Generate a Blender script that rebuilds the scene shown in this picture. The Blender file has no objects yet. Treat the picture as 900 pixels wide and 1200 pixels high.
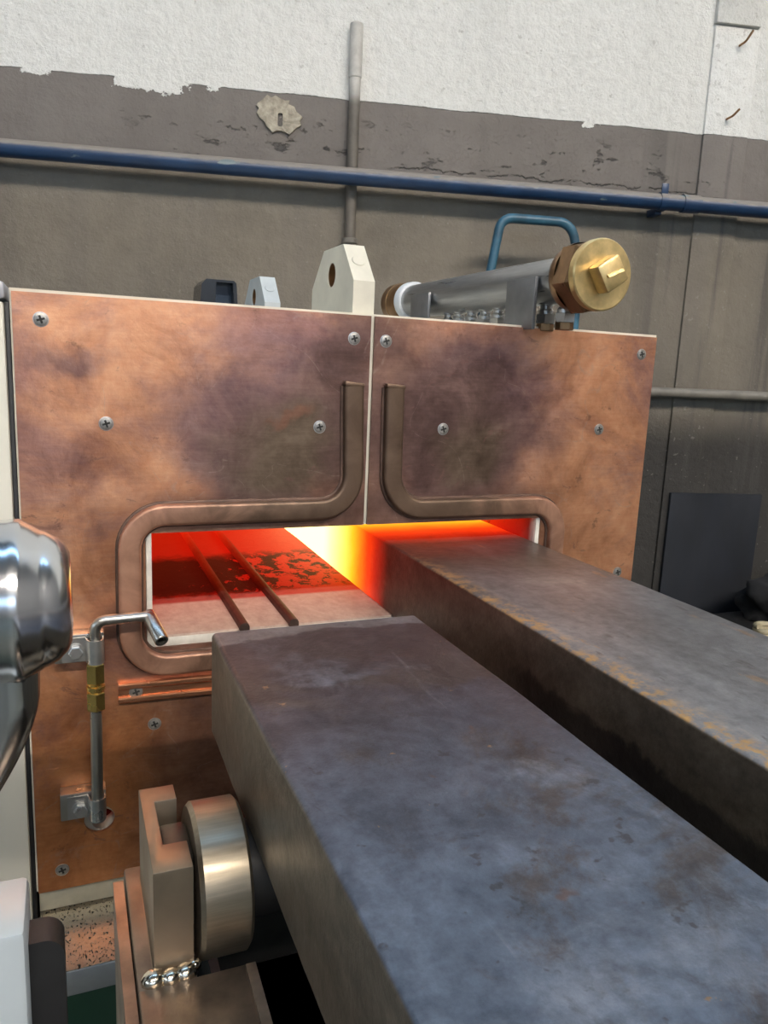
import bpy, bmesh, math, random
from mathutils import Vector, Matrix, noise as mnoise
random.seed(7)
PI = math.pi
sc = bpy.context.scene
col = sc.collection

# ------------------------------------------------------------------ camera, world, light, exposure
cd = bpy.data.cameras.new('camera'); cam = bpy.data.objects.new('camera', cd); col.objects.link(cam)
yaw, pit, rol = 0.39627, -0.188457, 0.0442815
fw = Vector((math.sin(yaw)*math.cos(pit), math.cos(yaw)*math.cos(pit), math.sin(pit)))
r0 = fw.cross(Vector((0, 0, 1))).normalized(); u0 = r0.cross(fw)
rt = math.cos(rol)*r0 + math.sin(rol)*u0; up = -math.sin(rol)*r0 + math.cos(rol)*u0
mw = Matrix((rt, up, -fw)).transposed().to_4x4(); mw.translation = (0, -0.9, 1.27)
cam.matrix_world = mw
cd.sensor_fit = 'VERTICAL'; cd.sensor_height = 36.0; cd.lens = 36.0*897.68/1200.0
cd.clip_start = 0.02; cd.clip_end = 60
sc.camera = cam
vs = sc.view_settings
vs.view_transform = 'Standard'; vs.look = 'None'; vs.gamma = 1.0; vs.use_curve_mapping = False
vs.exposure = 0.12
w = bpy.data.worlds.new('world'); sc.world = w; w.use_nodes = True
w.node_tree.nodes['Background'].inputs[0].default_value = (0.62, 0.78, 1.0, 1)
w.node_tree.nodes['Background'].inputs[1].default_value = 0.5
LIGHT_PANES = [  # hall roof glazing, plus unseen wall panes added as fill: (name, centre, size u, size v, normal, colour, strength)
    ('window_1', (1.0, -6.9, 6.9), 9.0, 0.16, (0, 0, -1), (1.0, 0.91, 0.80), 250.0),
    ('window_2', (0.5, -0.6, 6.9), 9.0, 0.7, (0, 0, -1), (0.38, 0.65, 1.0), 4.4),
    ('wall_fill_1', (-1.0, -11.9, 4.2), 12.0, 2.2, (0, 1, 0), (0.40, 0.66, 1.0), 2.4),
    ('wall_fill_2', (-7.9, -4.5, 3.6), 8.0, 2.0, (1, 0, 0), (0.55, 0.76, 1.0), 2.0),
]

# ------------------------------------------------------------------ node helpers
class NT:
    def __init__(s, name):
        s.m = bpy.data.materials.new(name); s.m.use_nodes = True
        s.t = s.m.node_tree; s.b = s.t.nodes['Principled BSDF']; s.out = s.t.nodes['Material Output']
        s.tc = s.t.nodes.new('ShaderNodeTexCoord'); s.co = s.tc.outputs['Object']
    def n(s, k): return s.t.nodes.new(k)
    def l(s, a, b): s.t.links.new(a, b)
    def put(s, sock, v):
        if hasattr(v, 'is_linked'): s.l(v, sock)
        elif isinstance(v, (tuple, list)): sock.default_value = tuple(v) + ((1,) if len(v) == 3 and len(sock.default_value) == 4 else ())
        else: sock.default_value = v
    def mp(s, scale=(1, 1, 1), loc=(0, 0, 0), rot=(0, 0, 0), src=None):
        m = s.n('ShaderNodeMapping'); s.l(src or s.co, m.inputs[0])
        m.inputs['Scale'].default_value = scale; m.inputs['Location'].default_value = loc; m.inputs['Rotation'].default_value = rot
        return m.outputs[0]
    def noise(s, scale, detail=4, rough=0.55, co=None, dist=0.0):
        k = s.n('ShaderNodeTexNoise'); s.l(co or s.co, k.inputs['Vector'])
        k.inputs['Scale'].default_value = scale; k.inputs['Detail'].default_value = detail
        k.inputs['Roughness'].default_value = rough; k.inputs['Distortion'].default_value = dist
        return k.outputs['Fac']
    def vor(s, scale, co=None):
        k = s.n('ShaderNodeTexVoronoi'); s.l(co or s.co, k.inputs['Vector']); k.inputs['Scale'].default_value = scale
        return k.outputs['Distance']
    def ramp(s, v, stops, mode='LINEAR'):
        k = s.n('ShaderNodeValToRGB'); s.l(v, k.inputs[0]); r = k.color_ramp; r.interpolation = mode
        while len(r.elements) < len(stops): r.elements.new(0.5)
        for e, (p, c) in zip(r.elements, stops):
            e.position = p; e.color = (c, c, c, 1) if isinstance(c, (int, float)) else tuple(c) + (1,)
        return k.outputs[0]
    def step(s, v, a, b):
        k = s.n('ShaderNodeMapRange'); k.interpolation_type = 'SMOOTHSTEP'
        s.put(k.inputs['Value'], v); k.inputs['From Min'].default_value = a; k.inputs['From Max'].default_value = b
        return k.outputs['Result']
    def mix(s, f, a, b, mode='MIX'):
        k = s.n('ShaderNodeMix'); k.data_type = 'RGBA'; k.blend_type = mode
        s.put(k.inputs[0], f); s.put(k.inputs[6], a); s.put(k.inputs[7], b); return k.outputs[2]
    def math(s, op, a, b=0.0, c=0.0):
        k = s.n('ShaderNodeMath'); k.operation = op
        s.put(k.inputs[0], a); s.put(k.inputs[1], b); s.put(k.inputs[2], c); return k.outputs[0]
    def xyz(s, co=None):
        k = s.n('ShaderNodeSeparateXYZ'); s.l(co or s.co, k.inputs[0]); return k.outputs
    def bump(s, h, strength=0.3, dist=0.01):
        k = s.n('ShaderNodeBump'); s.put(k.inputs['Height'], h); k.inputs['Strength'].default_value = strength
        k.inputs['Distance'].default_value = dist; s.l(k.outputs[0], s.b.inputs['Normal'])
    def set(s, **kw):
        names = dict(col='Base Color', met='Metallic', rough='Roughness', em='Emission Color', ems='Emission Strength', spec='Specular IOR Level', coat='Coat Weight', aniso='Anisotropic')
        for k, v in kw.items(): s.put(s.b.inputs[names[k]], v)
        return s.m

def simple(name, c, met=0.0, rough=0.5, var=0.25, scale=30.0, bump=0.0, stretch=(1, 1, 1)):
    t = NT(name); co = t.mp(stretch)
    f = t.noise(scale, 5, 0.6, co)
    dark = tuple(x*(1-var) for x in c); light = tuple(min(1, x*(1+var)) for x in c)
    cc = t.ramp(f, [(0.3, dark), (0.7, light)])
    rr = t.ramp(t.noise(scale*0.6, 3, 0.5, co), [(0.3, max(0.02, rough*0.8)), (0.7, min(1, rough*1.2))])
    if bump: t.bump(f, bump, 0.002)
    return t.set(col=cc, met=met, rough=rr)

# ------------------------------------------------------------------ mesh helpers
def fin(bm, ang=35):
    bmesh.ops.remove_doubles(bm, verts=bm.verts, dist=1e-6)
    bmesh.ops.recalc_face_normals(bm, faces=bm.faces)
    a = math.radians(ang)
    for f in bm.faces: f.smooth = True
    for e in bm.edges:
        e.smooth = not (len(e.link_faces) == 2 and e.calc_face_angle(0) > a)
    return bm
def mesh_of(name, bm, mats, ang=35):
    fin(bm, ang); me = bpy.data.meshes.new(name); bm.to_mesh(me); bm.free()
    for m in (mats if isinstance(mats, (list, tuple)) else [mats]): me.materials.append(m)
    return me
def wl(o):
    v = Vector((0, 0, 0))
    while o is not None: v += o.location; o = o.parent
    return v
def obj(name, bm, mats, parent=None, label=None, cat=None, group=None, kind=None, loc=None, ang=35, frame=None):
    me = bm if isinstance(bm, bpy.types.Mesh) else mesh_of(name, bm, mats, ang)
    o = bpy.data.objects.new(name, me); col.objects.link(o)
    if parent is not None:
        o.parent = parent
        if frame == 'local': o.location = Vector(loc or (0, 0, 0))
        else: o.location = Vector(loc or (0, 0, 0)) - wl(parent)
    elif frame is not None and frame != 'local': o.matrix_world = frame
    elif loc: o.location = loc
    return tag(o, label, cat, group, kind)
def tag(o, label=None, cat=None, group=None, kind=None):
    for k, v in (('label', label), ('category', cat), ('group', group), ('kind', kind)):
        if v: o[k] = v
    return o
def thing(name, label, cat, loc=(0, 0, 0), group=None):
    o = bpy.data.objects.new(name, None); col.objects.link(o); o.location = loc; o.empty_display_size = 0.05
    return tag(o, label, cat, group)
def box(bm, x0, x1, y0, y1, z0, z1, bev=0.0, seg=2, mi=0):
    r = bmesh.ops.create_cube(bm, size=1.0)
    for v in r['verts']:
        v.co = Vector((x0+(v.co.x+.5)*(x1-x0), y0+(v.co.y+.5)*(y1-y0), z0+(v.co.z+.5)*(z1-z0)))
    fs = set(f for v in r['verts'] for f in v.link_faces)
    for f in fs: f.material_index = mi
    if bev > 0:
        es = list(set(e for f in fs for e in f.edges))
        bmesh.ops.bevel(bm, geom=es, offset=bev, segments=seg, profile=0.5, affect='EDGES', clamp_overlap=True)
    return bm
def frame_of(d, hint=Vector((0, 0, 1))):
    d = Vector(d).normalized(); h = hint if abs(d.dot(hint)) < 0.95 else Vector((1, 0, 0))
    a = h.cross(d).normalized(); return a, d.cross(a).normalized(), d
def lathe(bm, prof, c, d, seg=32, mi=0, phase=0.0):
    a, b, d = frame_of(d); c = Vector(c); rings = []
    for r, h in prof:
        if r < 1e-6: rings.append([bm.verts.new(c+d*h)])
        else: rings.append([bm.verts.new(c+d*h+(a*math.cos(2*PI*k/seg+phase)+b*math.sin(2*PI*k/seg+phase))*r) for k in range(seg)])
    for p, q in zip(rings, rings[1:]):
        for k in range(seg):
            j = (k+1) % seg
            vs_ = [p[k % len(p)], p[j % len(p)], q[j % len(q)], q[k % len(q)]]
            u = []
            for v in vs_:
                if v not in u: u.append(v)
            if len(u) >= 3: bm.faces.new(u).material_index = mi
    return bm
def cyl(bm, c, d, r, h, seg=24, bev=0.0, mi=0, phase=0.0):
    b = bev
    pr = [(0, 0), (r-b, 0)] + ([(r, b), (r, h-b)] if b else [(r, 0), (r, h)]) + [(r-b, h), (0, h)]
    if not b: pr = [(0, 0), (r, 0), (r, h), (0, h)]
    return lathe(bm, pr, c, d, seg, mi, phase)
def fillet(pts, rad, n=8):
    pts = [Vector(p) for p in pts]; out = [pts[0]]
    for i in range(1, len(pts)-1):
        p, a, b = pts[i], pts[i-1], pts[i+1]
        da, db = (a-p).normalized(), (b-p).normalized()
        r = rad[i-1] if isinstance(rad, (list, tuple)) else rad
        th = da.angle(db); t = r/math.tan(th/2)
        c = p + (da+db).normalized()*(r/math.sin(th/2))
        s, e = p+da*t, p+db*t
        for k in range(n+1):
            q = (s-c).normalized().slerp((e-c).normalized(), k/n)*r
            out.append(c+q)
    out.append(pts[-1]); return out
def sweep(bm, pts, sect, hint=None, caps=True, mi=0):
    """sect: list of (u,v); u along side vector, v along hint"""
    pts = [Vector(p) for p in pts]; rings = []
    prev = None
    for i, p in enumerate(pts):
        d = (pts[min(i+1, len(pts)-1)]-pts[max(i-1, 0)]).normalized()
        if hint is not None: h = Vector(hint); s = d.cross(h).normalized(); v = h
        else:
            if prev is None: s, v, _ = frame_of(d)
            else: s = (prev-d*prev.dot(d)).normalized(); v = d.cross(s)
            prev = s
        rings.append([bm.verts.new(p+s*a+v*b) for a, b in sect])
    n = len(sect)
    for p, q in zip(rings, rings[1:]):
        for k in range(n):
            f = bm.faces.new((p[k], p[(k+1) % n], q[(k+1) % n], q[k])); f.material_index = mi
    if caps:
        bm.faces.new(rings[0]).material_index = mi; bm.faces.new(rings[-1]).material_index = mi
    return bm
def circ(r, n=16): return [(r*math.cos(2*PI*k/n), r*math.sin(2*PI*k/n)) for k in range(n)]
def rrect(wd, h0, h1, r, n=3):
    """rounded rectangle section, width wd centred, v from h0 to h1, rounded on the h1 side"""
    out = [(-wd/2, h0)]; out = [(wd/2, h0)]
    for k in range(n+1): a = k/n*PI/2; out.append((wd/2-r+r*math.cos(a), h1-r+r*math.sin(a)))
    for k in range(n+1): a = PI/2+k/n*PI/2; out.append((-wd/2+r+r*math.cos(a), h1-r+r*math.sin(a)))
    out.append((-wd/2, h0)); return out
def prism(bm, loops, plane, a0, a1, mi=0):
    """loops: outline then holes in 2D; plane 'xz' extruded along y from a0 to a1, 'yz' along x, 'xy' along z"""
    def P(u, v, a): return {'xz': (u, a, v), 'yz': (a, u, v), 'xy': (u, v, a)}[plane]
    allv = []
    for a in (a0, a1):
        es = []; vv = []
        for lp in loops:
            vs_ = [bm.verts.new(P(u, v, a)) for u, v in lp]; vv.append(vs_)
            for k in range(len(vs_)): es.append(bm.edges.new((vs_[k], vs_[(k+1) % len(vs_)])))
        g = bmesh.ops.triangle_fill(bm, use_beauty=True, use_dissolve=True, edges=es)
        for x in g['geom']:
            if isinstance(x, bmesh.types.BMFace): x.material_index = mi
        allv.append(vv)
    for lp0, lp1 in zip(*allv):
        n = len(lp0)
        for k in range(n): bm.faces.new((lp0[k], lp0[(k+1) % n], lp1[(k+1) % n], lp1[k])).material_index = mi
    return bm
def circle2(cx, cy, r, n=24): return [(cx+r*math.cos(2*PI*k/n), cy+r*math.sin(2*PI*k/n)) for k in range(n)]
def B(): return bmesh.new()
def copies(src, spots, **kw): pass

# ------------------------------------------------------------------ materials
M = {}
def mk_copper():
    t = NT('copper_sheet'); x, y, z = t.xyz()
    warp = t.n('ShaderNodeTexNoise'); t.l(t.co, warp.inputs['Vector']); warp.inputs['Scale'].default_value = 9.0; warp.inputs['Detail'].default_value = 6.0; warp.inputs['Roughness'].default_value = 0.62
    wx, wy, wz = t.xyz(warp.outputs['Color'])
    big = t.noise(5.0, 5, 0.55, dist=0.6); mid = t.noise(14.0, 7, 0.66, dist=0.7); fine = t.noise(70, 6, 0.72)
    brush = t.noise(26, 5, 0.65, t.mp((1, 1, 11), (0, 0, 0), (0, 0.12, 0)))
    cloud = t.noise(3.4, 7, 0.66, t.mp((1, 1, 1.35), (2.2, 0, 5.1), (0, 0.5, 0)), 0.9)
    xw = t.math('ADD', x, t.math('MULTIPLY', t.math('SUBTRACT', wx, 0.5), 0.16)); zw = t.math('ADD', z, t.math('MULTIPLY', t.math('SUBTRACT', wz, 0.5), 0.16))
    def blob(cx, cz, rx, rz, inner=0.45, outer=1.0):
        a = t.math('DIVIDE', t.math('SUBTRACT', xw, cx), rx); b_ = t.math('DIVIDE', t.math('SUBTRACT', zw, cz), rz)
        return t.step(t.math('SQRT', t.math('ADD', t.math('MULTIPLY', a, a), t.math('MULTIPLY', b_, b_))), outer, inner)
    def over(c, f, k, colr): return t.mix(t.math('MULTIPLY', f, k), c, colr)
    bright = t.ramp(mid, [(0.25, (0.52, 0.215, 0.11)), (0.5, (0.74, 0.345, 0.185)), (0.75, (0.85, 0.45, 0.26))])
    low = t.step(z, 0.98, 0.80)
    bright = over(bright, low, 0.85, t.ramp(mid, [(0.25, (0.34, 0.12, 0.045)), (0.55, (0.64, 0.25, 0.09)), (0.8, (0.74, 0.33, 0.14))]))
    c = bright
    purple = t.ramp(mid, [(0.3, (0.20, 0.105, 0.115)), (0.7, (0.38, 0.21, 0.20))])
    violet = t.ramp(mid, [(0.3, (0.12, 0.072, 0.085)), (0.7, (0.25, 0.155, 0.16))])
    olive = t.ramp(mid, [(0.25, (0.105, 0.070, 0.045)), (0.55, (0.175, 0.125, 0.082)), (0.8, (0.24, 0.18, 0.125))])
    brown = t.ramp(mid, [(0.3, (0.10, 0.056, 0.047)), (0.7, (0.20, 0.118, 0.098))])
    c = over(c, t.step(cloud, 0.45, 0.66), 0.75, purple)                      # drifting heat clouds
    c = over(c, blob(0.275, 1.31, 0.16, 0.045), 0.6, purple)
    c = over(c, blob(0.005, 1.262, 0.065, 0.035, 0.1, 1.0), 0.7, violet)
    c = over(c, blob(0.225, 1.19, 0.165, 0.135, 0.45, 1.0), 0.85, violet)      # violet fringe of the hot zone
    c = over(c, blob(0.255, 1.165, 0.14, 0.11, 0.25, 0.95), 0.93, olive)       # oxidised heart of it
    c = over(c, blob(0.25, 1.205, 0.045, 0.016, 0.3, 1.0), 0.55, (0.30, 0.13, 0.08))
    c = over(c, blob(0.31, 1.27, 0.055, 0.055), 0.7, brown)
    c = over(c, blob(0.49, 1.20, 0.20, 0.17, 0.42, 1.0), 0.85, violet)
    c = over(c, blob(0.47, 1.185, 0.17, 0.15, 0.25, 0.95), 0.85, brown)
    c = over(c, blob(0.50, 1.16, 0.07, 0.07, 0.2, 1.0), 0.7, olive)
    c = over(c, t.math('MULTIPLY', t.step(t.math('ABSOLUTE', t.math('SUBTRACT', xw, 0.352)), 0.075, 0.03), t.step(z, 1.03, 1.10)), 0.75, brown)
    c = over(c, t.math('MULTIPLY', t.step(t.math('ABSOLUTE', t.math('SUBTRACT', xw, 0.352)), 0.34, 0.22), t.step(z, 1.125, 1.10)), 0.75, brown)
    c = over(c, t.step(t.noise(30, 6, 0.72, t.mp((1, 1, 1), (7, 3, 2))), 0.60, 0.70), 0.5, (0.15, 0.075, 0.055))
    c = over(c, t.step(t.noise(16, 6, 0.7, t.mp((1, 1, 1.6), (1, 3, 9)), 1.2), 0.62, 0.66), 0.45, (0.24, 0.12, 0.10))
    wav = t.n('ShaderNodeTexNoise'); t.l(t.mp((1, 1, 1), (4, 1, 3)), wav.inputs['Vector']); wav.inputs['Scale'].default_value = 6.5; wav.inputs['Detail'].default_value = 1.0; wav.inputs['Distortion'].default_value = 1.5
    ln = t.step(t.math('ABSOLUTE', t.math('SUBTRACT', wav.outputs['Fac'], 0.5)), 0.006, 0.0)
    c = over(c, t.math('MULTIPLY', ln, t.step(fine, 0.4, 0.6)), 0.30, (0.45, 0.33, 0.27))
    c = t.mix(0.45, c, t.ramp(fine, [(0.3, 0.3), (0.7, 0.7)]), 'SOFT_LIGHT')
    c = t.mix(0.25, c, t.ramp(brush, [(0.3, 0.3), (0.7, 0.75)]), 'SOFT_LIGHT')
    rr = t.ramp(mid, [(0.3, 0.33), (0.7, 0.50)])
    t.bump(t.math('ADD', fine, t.math('MULTIPLY', mid, 2.5)), 0.16, 0.002)
    return t.set(col=c, met=0.8, rough=rr)
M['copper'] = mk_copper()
def mk_tubecopper():
    t = NT('cooling_tube_copper'); x, y, z = t.xyz()
    mid = t.noise(18, 6, 0.6, dist=0.6)
    dx = t.math('ABSOLUTE', t.math('SUBTRACT', x, 0.36))
    hot = t.step(t.math('ADD', dx, t.math('MULTIPLY', t.math('SUBTRACT', mid, 0.5), 0.25)), 0.33, 0.12)
    a = t.ramp(mid, [(0.3, (0.34, 0.16, 0.10)), (0.7, (0.60, 0.33, 0.22))])
    b = t.ramp(mid, [(0.3, (0.095, 0.058, 0.038)), (0.7, (0.185, 0.12, 0.08))])
    t.bump(t.noise(60, 4, 0.6), 0.15, 0.002)
    return t.set(col=t.mix(hot, a, b), met=0.65, rough=0.45)
M['tubecopper'] = mk_tubecopper()
M['braze'] = simple('braze_fillet_metal', (0.12, 0.07, 0.05), 0.5, 0.5, 0.4, 40, 0.3)
M['busbar'] = simple('drawn_copper_rail', (0.62, 0.28, 0.15), 0.9, 0.28, 0.25, 12, 0.0, (1, 1, 12))
def mk_wall():
    t = NT('two_tone_plaster'); x, y, z = t.xyz()
    edge = t.math('ADD', z, t.math('MULTIPLY', t.math('SUBTRACT', t.noise(9, 5, 0.7), 0.5), 0.012))
    ragged = t.math('MULTIPLY', t.math('SUBTRACT', t.noise(22, 5, 0.65), 0.35), 0.05)
    xj = t.math('ADD', x, t.math('MULTIPLY', t.math('SUBTRACT', t.noise(26, 6, 0.7, t.mp((1, 1, 1), (3, 0, 1))), 0.5), 0.10))
    def chip(a, b_, dep): return t.math('MULTIPLY', t.math('MULTIPLY', t.step(xj, a, a+0.004), t.step(xj, b_, b_-0.004)), t.math('ADD', ragged, dep))
    e2 = t.math('ADD', edge, t.math('ADD', chip(-0.305, -0.155, 0.012), t.math('ADD', chip(-0.115, -0.085, 0.004), t.math('ADD', chip(-0.475, -0.42, 0.004), chip(0.70, 0.73, 0.0)))))
    up_ = t.step(e2, 1.8165, 1.8185)
    n1 = t.noise(6, 6, 0.65); n2 = t.noise(45, 6, 0.7); streak = t.noise(7, 5, 0.6, t.mp((1, 1, 0.12)))
    white = t.ramp(n2, [(0.2, (0.60, 0.59, 0.55)), (0.5, (0.73, 0.72, 0.68)), (0.8, (0.78, 0.77, 0.73))])
    white = t.mix(t.math('MULTIPLY', t.step(streak, 0.45, 0.75), 0.35), white, (0.55, 0.55, 0.52))
    white = t.mix(t.math('MULTIPLY', t.step(t.noise(60, 3, 0.5), 0.66, 0.72), 0.5), white, (0.38, 0.36, 0.32))
    grey = t.ramp(n1, [(0.25, (0.115, 0.097, 0.073)), (0.55, (0.165, 0.142, 0.110)), (0.8, (0.195, 0.168, 0.132))])
    band = t.step(z, 1.64, 1.66)
    grey = t.mix(band, grey, t.ramp(n1, [(0.3, (0.135, 0.118, 0.105)), (0.7, (0.175, 0.155, 0.138))]))
    grey = t.mix(t.math('MULTIPLY', t.step(streak, 0.42, 0.7), 0.45), grey, (0.115, 0.10, 0.085))
    # crumbled pits just over the blue pipe
    pit_zone = t.math('MULTIPLY', t.step(z, 1.665, 1.70), t.step(z, 1.79, 1.74))
    pit = t.math('MULTIPLY', t.step(t.noise(26, 6, 0.75, t.mp((0.6, 1, 1.4), (1.3, 0, 0))), 0.585, 0.63), pit_zone)
    pit = t.math('MULTIPLY', pit, t.math('MAXIMUM', t.step(t.noise(3.0, 3, 0.5, t.mp((1, 1, 0.5), (5.1, 2, 0))), 0.50, 0.58), t.math('MULTIPLY', t.step(x, 0.22, 0.45), t.step(x, 1.0, 0.9))))
    cz = t.math('SUBTRACT', t.math('SUBTRACT', z, 1.692), t.math('MULTIPLY', t.math('SUBTRACT', t.noise(12, 6, 0.7, t.mp((1, 1, 0.3), (2, 0, 0))), 0.5), 0.055))
    crack = t.math('MULTIPLY', t.step(t.math('ABSOLUTE', cz), 0.0022, 0.0008), t.math('MULTIPLY', t.step(x, 0.25, 0.3), t.step(x, 0.985, 0.97)))
    pit = t.math('MAXIMUM', pit, t.math('MULTIPLY', crack, t.step(t.noise(18, 4, 0.6, t.mp((1, 1, 0.2), (8, 0, 0))), 0.42, 0.52)))
    grey = t.mix(t.math('MULTIPLY', pit, 0.8), grey, (0.045, 0.04, 0.036))
    # dirt streaks low on the wall, with shade behind the machine painted in
    dirt_shade = t.math('MULTIPLY', t.step(z, 1.235, 1.10), t.step(t.noise(5, 5, 0.65, t.mp((1.4, 1, 0.18), (2, 0, 0))), 0.10, 0.42))
    dirt_shade = t.math('MULTIPLY', dirt_shade, t.step(x, 0.5, 0.95))
    grey = t.mix(t.math('MULTIPLY', dirt_shade, 0.96), grey, (0.022, 0.020, 0.018))
    str2 = t.math('MULTIPLY', t.step(t.noise(9, 5, 0.6, t.mp((1.2, 1, 0.05), (4, 0, 0))), 0.57, 0.66), t.step(x, 0.75, 1.0))
    grey = t.mix(t.math('MULTIPLY', str2, 0.6), grey, (0.05, 0.046, 0.042))
    scr = t.math('MULTIPLY', t.step(t.noise(90, 3, 0.5), 0.66, 0.70), t.step(z, 1.63, 1.60))
    grey = t.mix(t.math('MULTIPLY', scr, 0.25), grey, (0.30, 0.28, 0.25))
    c = t.mix(up_, grey, white)
    h = t.math('ADD', t.math('MULTIPLY', n2, t.math('ADD', 0.3, t.math('MULTIPLY', up_, 0.7))), t.math('MULTIPLY', n1, 1.3))
    h = t.math('SUBTRACT', h, t.math('MULTIPLY', pit, 1.6))
    t.bump(h, 0.7, 0.012)
    return t.set(col=c, met=0.0, rough=0.72)
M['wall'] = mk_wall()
M['plaster_bare'] = simple('bare_plaster', (0.36, 0.32, 0.25), 0, 0.9, 0.35, 90, 0.8)
M['black_hole'] = simple('dark_recess', (0.01, 0.01, 0.01), 0, 0.9)
M['hall'] = simple('hall_plaster', (0.22, 0.22, 0.22), 0, 0.8, 0.15, 2)
M['ceil'] = simple('hall_ceiling_paint', (0.16, 0.17, 0.18), 0, 0.8, 0.1, 2)
M['floor'] = simple('green_floor_paint', (0.014, 0.026, 0.019), 0, 0.45, 0.3, 6)
def mk_bluepipe():
    t = NT('blue_enamel'); x, y, z = t.xyz()
    geo = t.n('ShaderNodeNewGeometry'); nz = t.xyz(geo.outputs['Normal'])[2]
    c = t.ramp(t.noise(14, 5, 0.6), [(0.3, (0.005, 0.022, 0.062)), (0.7, (0.010, 0.040, 0.105))])
    dust = t.math('MULTIPLY', t.step(t.math('ADD', nz, t.math('MULTIPLY', t.noise(30, 4, 0.6), 0.3)), 0.30, 0.62), 0.88)
    c = t.mix(dust, c, (0.25, 0.215, 0.175))
    c = t.mix(t.step(t.noise(40, 3, 0.6, t.mp((0.4, 1, 1))), 0.66, 0.72), c, (0.12, 0.16, 0.17))
    return t.set(col=c, rough=0.4)
M['bluepipe'] = mk_bluepipe()
M['bluehandle'] = simple('worn_teal_blue_enamel', (0.028, 0.095, 0.145), 0.0, 0.42, 0.4, 22)
def mk_conduit():
    t = NT('painted_conduit'); x, y, z = t.xyz()
    n = t.noise(30, 5, 0.6)
    c = t.mix(t.step(z, 1.80, 1.835), t.ramp(n, [(0.3, (0.085, 0.073, 0.06)), (0.7, (0.14, 0.122, 0.10))]), t.ramp(n, [(0.3, (0.38, 0.36, 0.33)), (0.7, (0.58, 0.56, 0.52))]))
    return t.set(col=c, rough=0.6)
M['conduit'] = mk_conduit()
M['greypipe'] = simple('dusty_grey_paint', (0.17, 0.155, 0.13), 0, 0.55, 0.3, 20)
M['board'] = simple('dark_blue_black_board', (0.007, 0.009, 0.014), 0, 0.85, 0.5, 9, 0.2, (1, 1, 0.3))
M['ivory'] = simple('ivory_refractory_board', (0.68, 0.64, 0.53), 0, 0.6, 0.12, 14)
M['greywhite'] = simple('grey_white_board', (0.47, 0.51, 0.52), 0, 0.5, 0.12, 14)
M['cabinet'] = simple('cream_cabinet_enamel', (0.66, 0.63, 0.54), 0, 0.45, 0.06, 5)
M['cabinet_cap'] = simple('pale_grey_cap_paint', (0.42, 0.42, 0.45), 0.1, 0.35, 0.1, 10)
M['palemetal'] = simple('pale_satin_metal', (0.50, 0.56, 0.60), 0.25, 0.35, 0.05, 12)
M['greenpaint'] = simple('dark_green_enamel', (0.020, 0.062, 0.036), 0, 0.4, 0.2, 8)
M['rubber'] = simple('black_rubber', (0.012, 0.012, 0.013), 0, 0.5)
M['blackplastic'] = simple('black_plastic', (0.014, 0.015, 0.018), 0, 0.22)
M['bluegloss'] = simple('dark_glossy_insert', (0.03, 0.045, 0.07), 0.2, 0.15)
M['steel'] = simple('brushed_steel', (0.38, 0.385, 0.39), 0.9, 0.33, 0.14, 30, 0.05, (8, 0.6, 8))
M['greyplate'] = simple('dull_grey_plate', (0.25, 0.25, 0.255), 0.7, 0.45, 0.15, 30)
M['chrome'] = simple('polished_chrome', (0.70, 0.71, 0.73), 1.0, 0.20, 0.05, 20)
M['stainless'] = simple('stainless_tube', (0.50, 0.47, 0.42), 0.95, 0.30, 0.12, 25)
M['zinc'] = simple('zinc_plated_steel', (0.58, 0.57, 0.55), 0.9, 0.3, 0.15, 40)
M['brass'] = simple('machined_brass', (0.66, 0.44, 0.13), 0.95, 0.27, 0.18, 35)
M['castbrass'] = simple('yellow_cast_brass', (0.70, 0.52, 0.24), 0.85, 0.36, 0.25, 45, 0.25)
M['oldbrass'] = simple('tarnished_brass', (0.27, 0.155, 0.075), 0.85, 0.34, 0.35, 30, 0.1)
M['whitering'] = simple('white_sealing_ring', (0.72, 0.74, 0.76), 0, 0.4, 0.06)
M['screwsteel'] = simple('dull_screw_steel', (0.36, 0.34, 0.31), 0.8, 0.42, 0.3, 200)
M['slot'] = simple('dark_screw_slot', (0.03, 0.028, 0.026), 0.3, 0.6)
M['warmsteel'] = simple('warm_machined_steel', (0.26, 0.205, 0.148), 0.9, 0.36, 0.16, 25, 0.08)
M['rollsteel'] = simple('turned_roller_steel', (0.31, 0.262, 0.198), 0.9, 0.40, 0.15, 60, 0.05, (0.4, 6, 6))
M['weldplate'] = simple('weld_stained_plate', (0.215, 0.165, 0.125), 0.8, 0.38, 0.4, 30, 0.25)
M['darksteel'] = simple('oily_black_steel', (0.035, 0.034, 0.034), 0.6, 0.5, 0.35, 15)
M['axle'] = simple('greased_axle_steel', (0.030, 0.027, 0.023), 0.4, 0.34, 0.5, 40, 0.2)
M['weld'] = simple('bright_weld_bead', (0.72, 0.66, 0.55), 1.0, 0.2, 0.15, 60, 0.2)
M['cloth'] = simple('black_crumpled_cloth', (0.005, 0.005, 0.006), 0, 0.95, 0.4, 20, 0.3)
M['hose'] = simple('beige_hose_rubber', (0.36, 0.31, 0.20), 0, 0.5)
def mk_speckle():
    t = NT('spattered_sheet'); n = t.noise(8, 4)
    sp = t.step(t.noise(430, 2, 0.5, t.mp((1, 0.6, 1))), 0.60, 0.63)
    c = t.mix(sp, t.ramp(n, [(0.3, (0.50, 0.44, 0.34)), (0.7, (0.62, 0.55, 0.43))]), (0.035, 0.028, 0.02))
    return t.set(col=c, met=0.75, rough=t.math('ADD', 0.26, t.math('MULTIPLY', sp, 0.4)))
M['speckle'] = mk_speckle()
M['skirt'] = simple('beige_skirt_sheet', (0.50, 0.46, 0.35), 0.25, 0.45, 0.15, 40)
M['greyflange'] = simple('light_grey_flange', (0.36, 0.37, 0.36), 0.2, 0.5, 0.12, 20)

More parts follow.
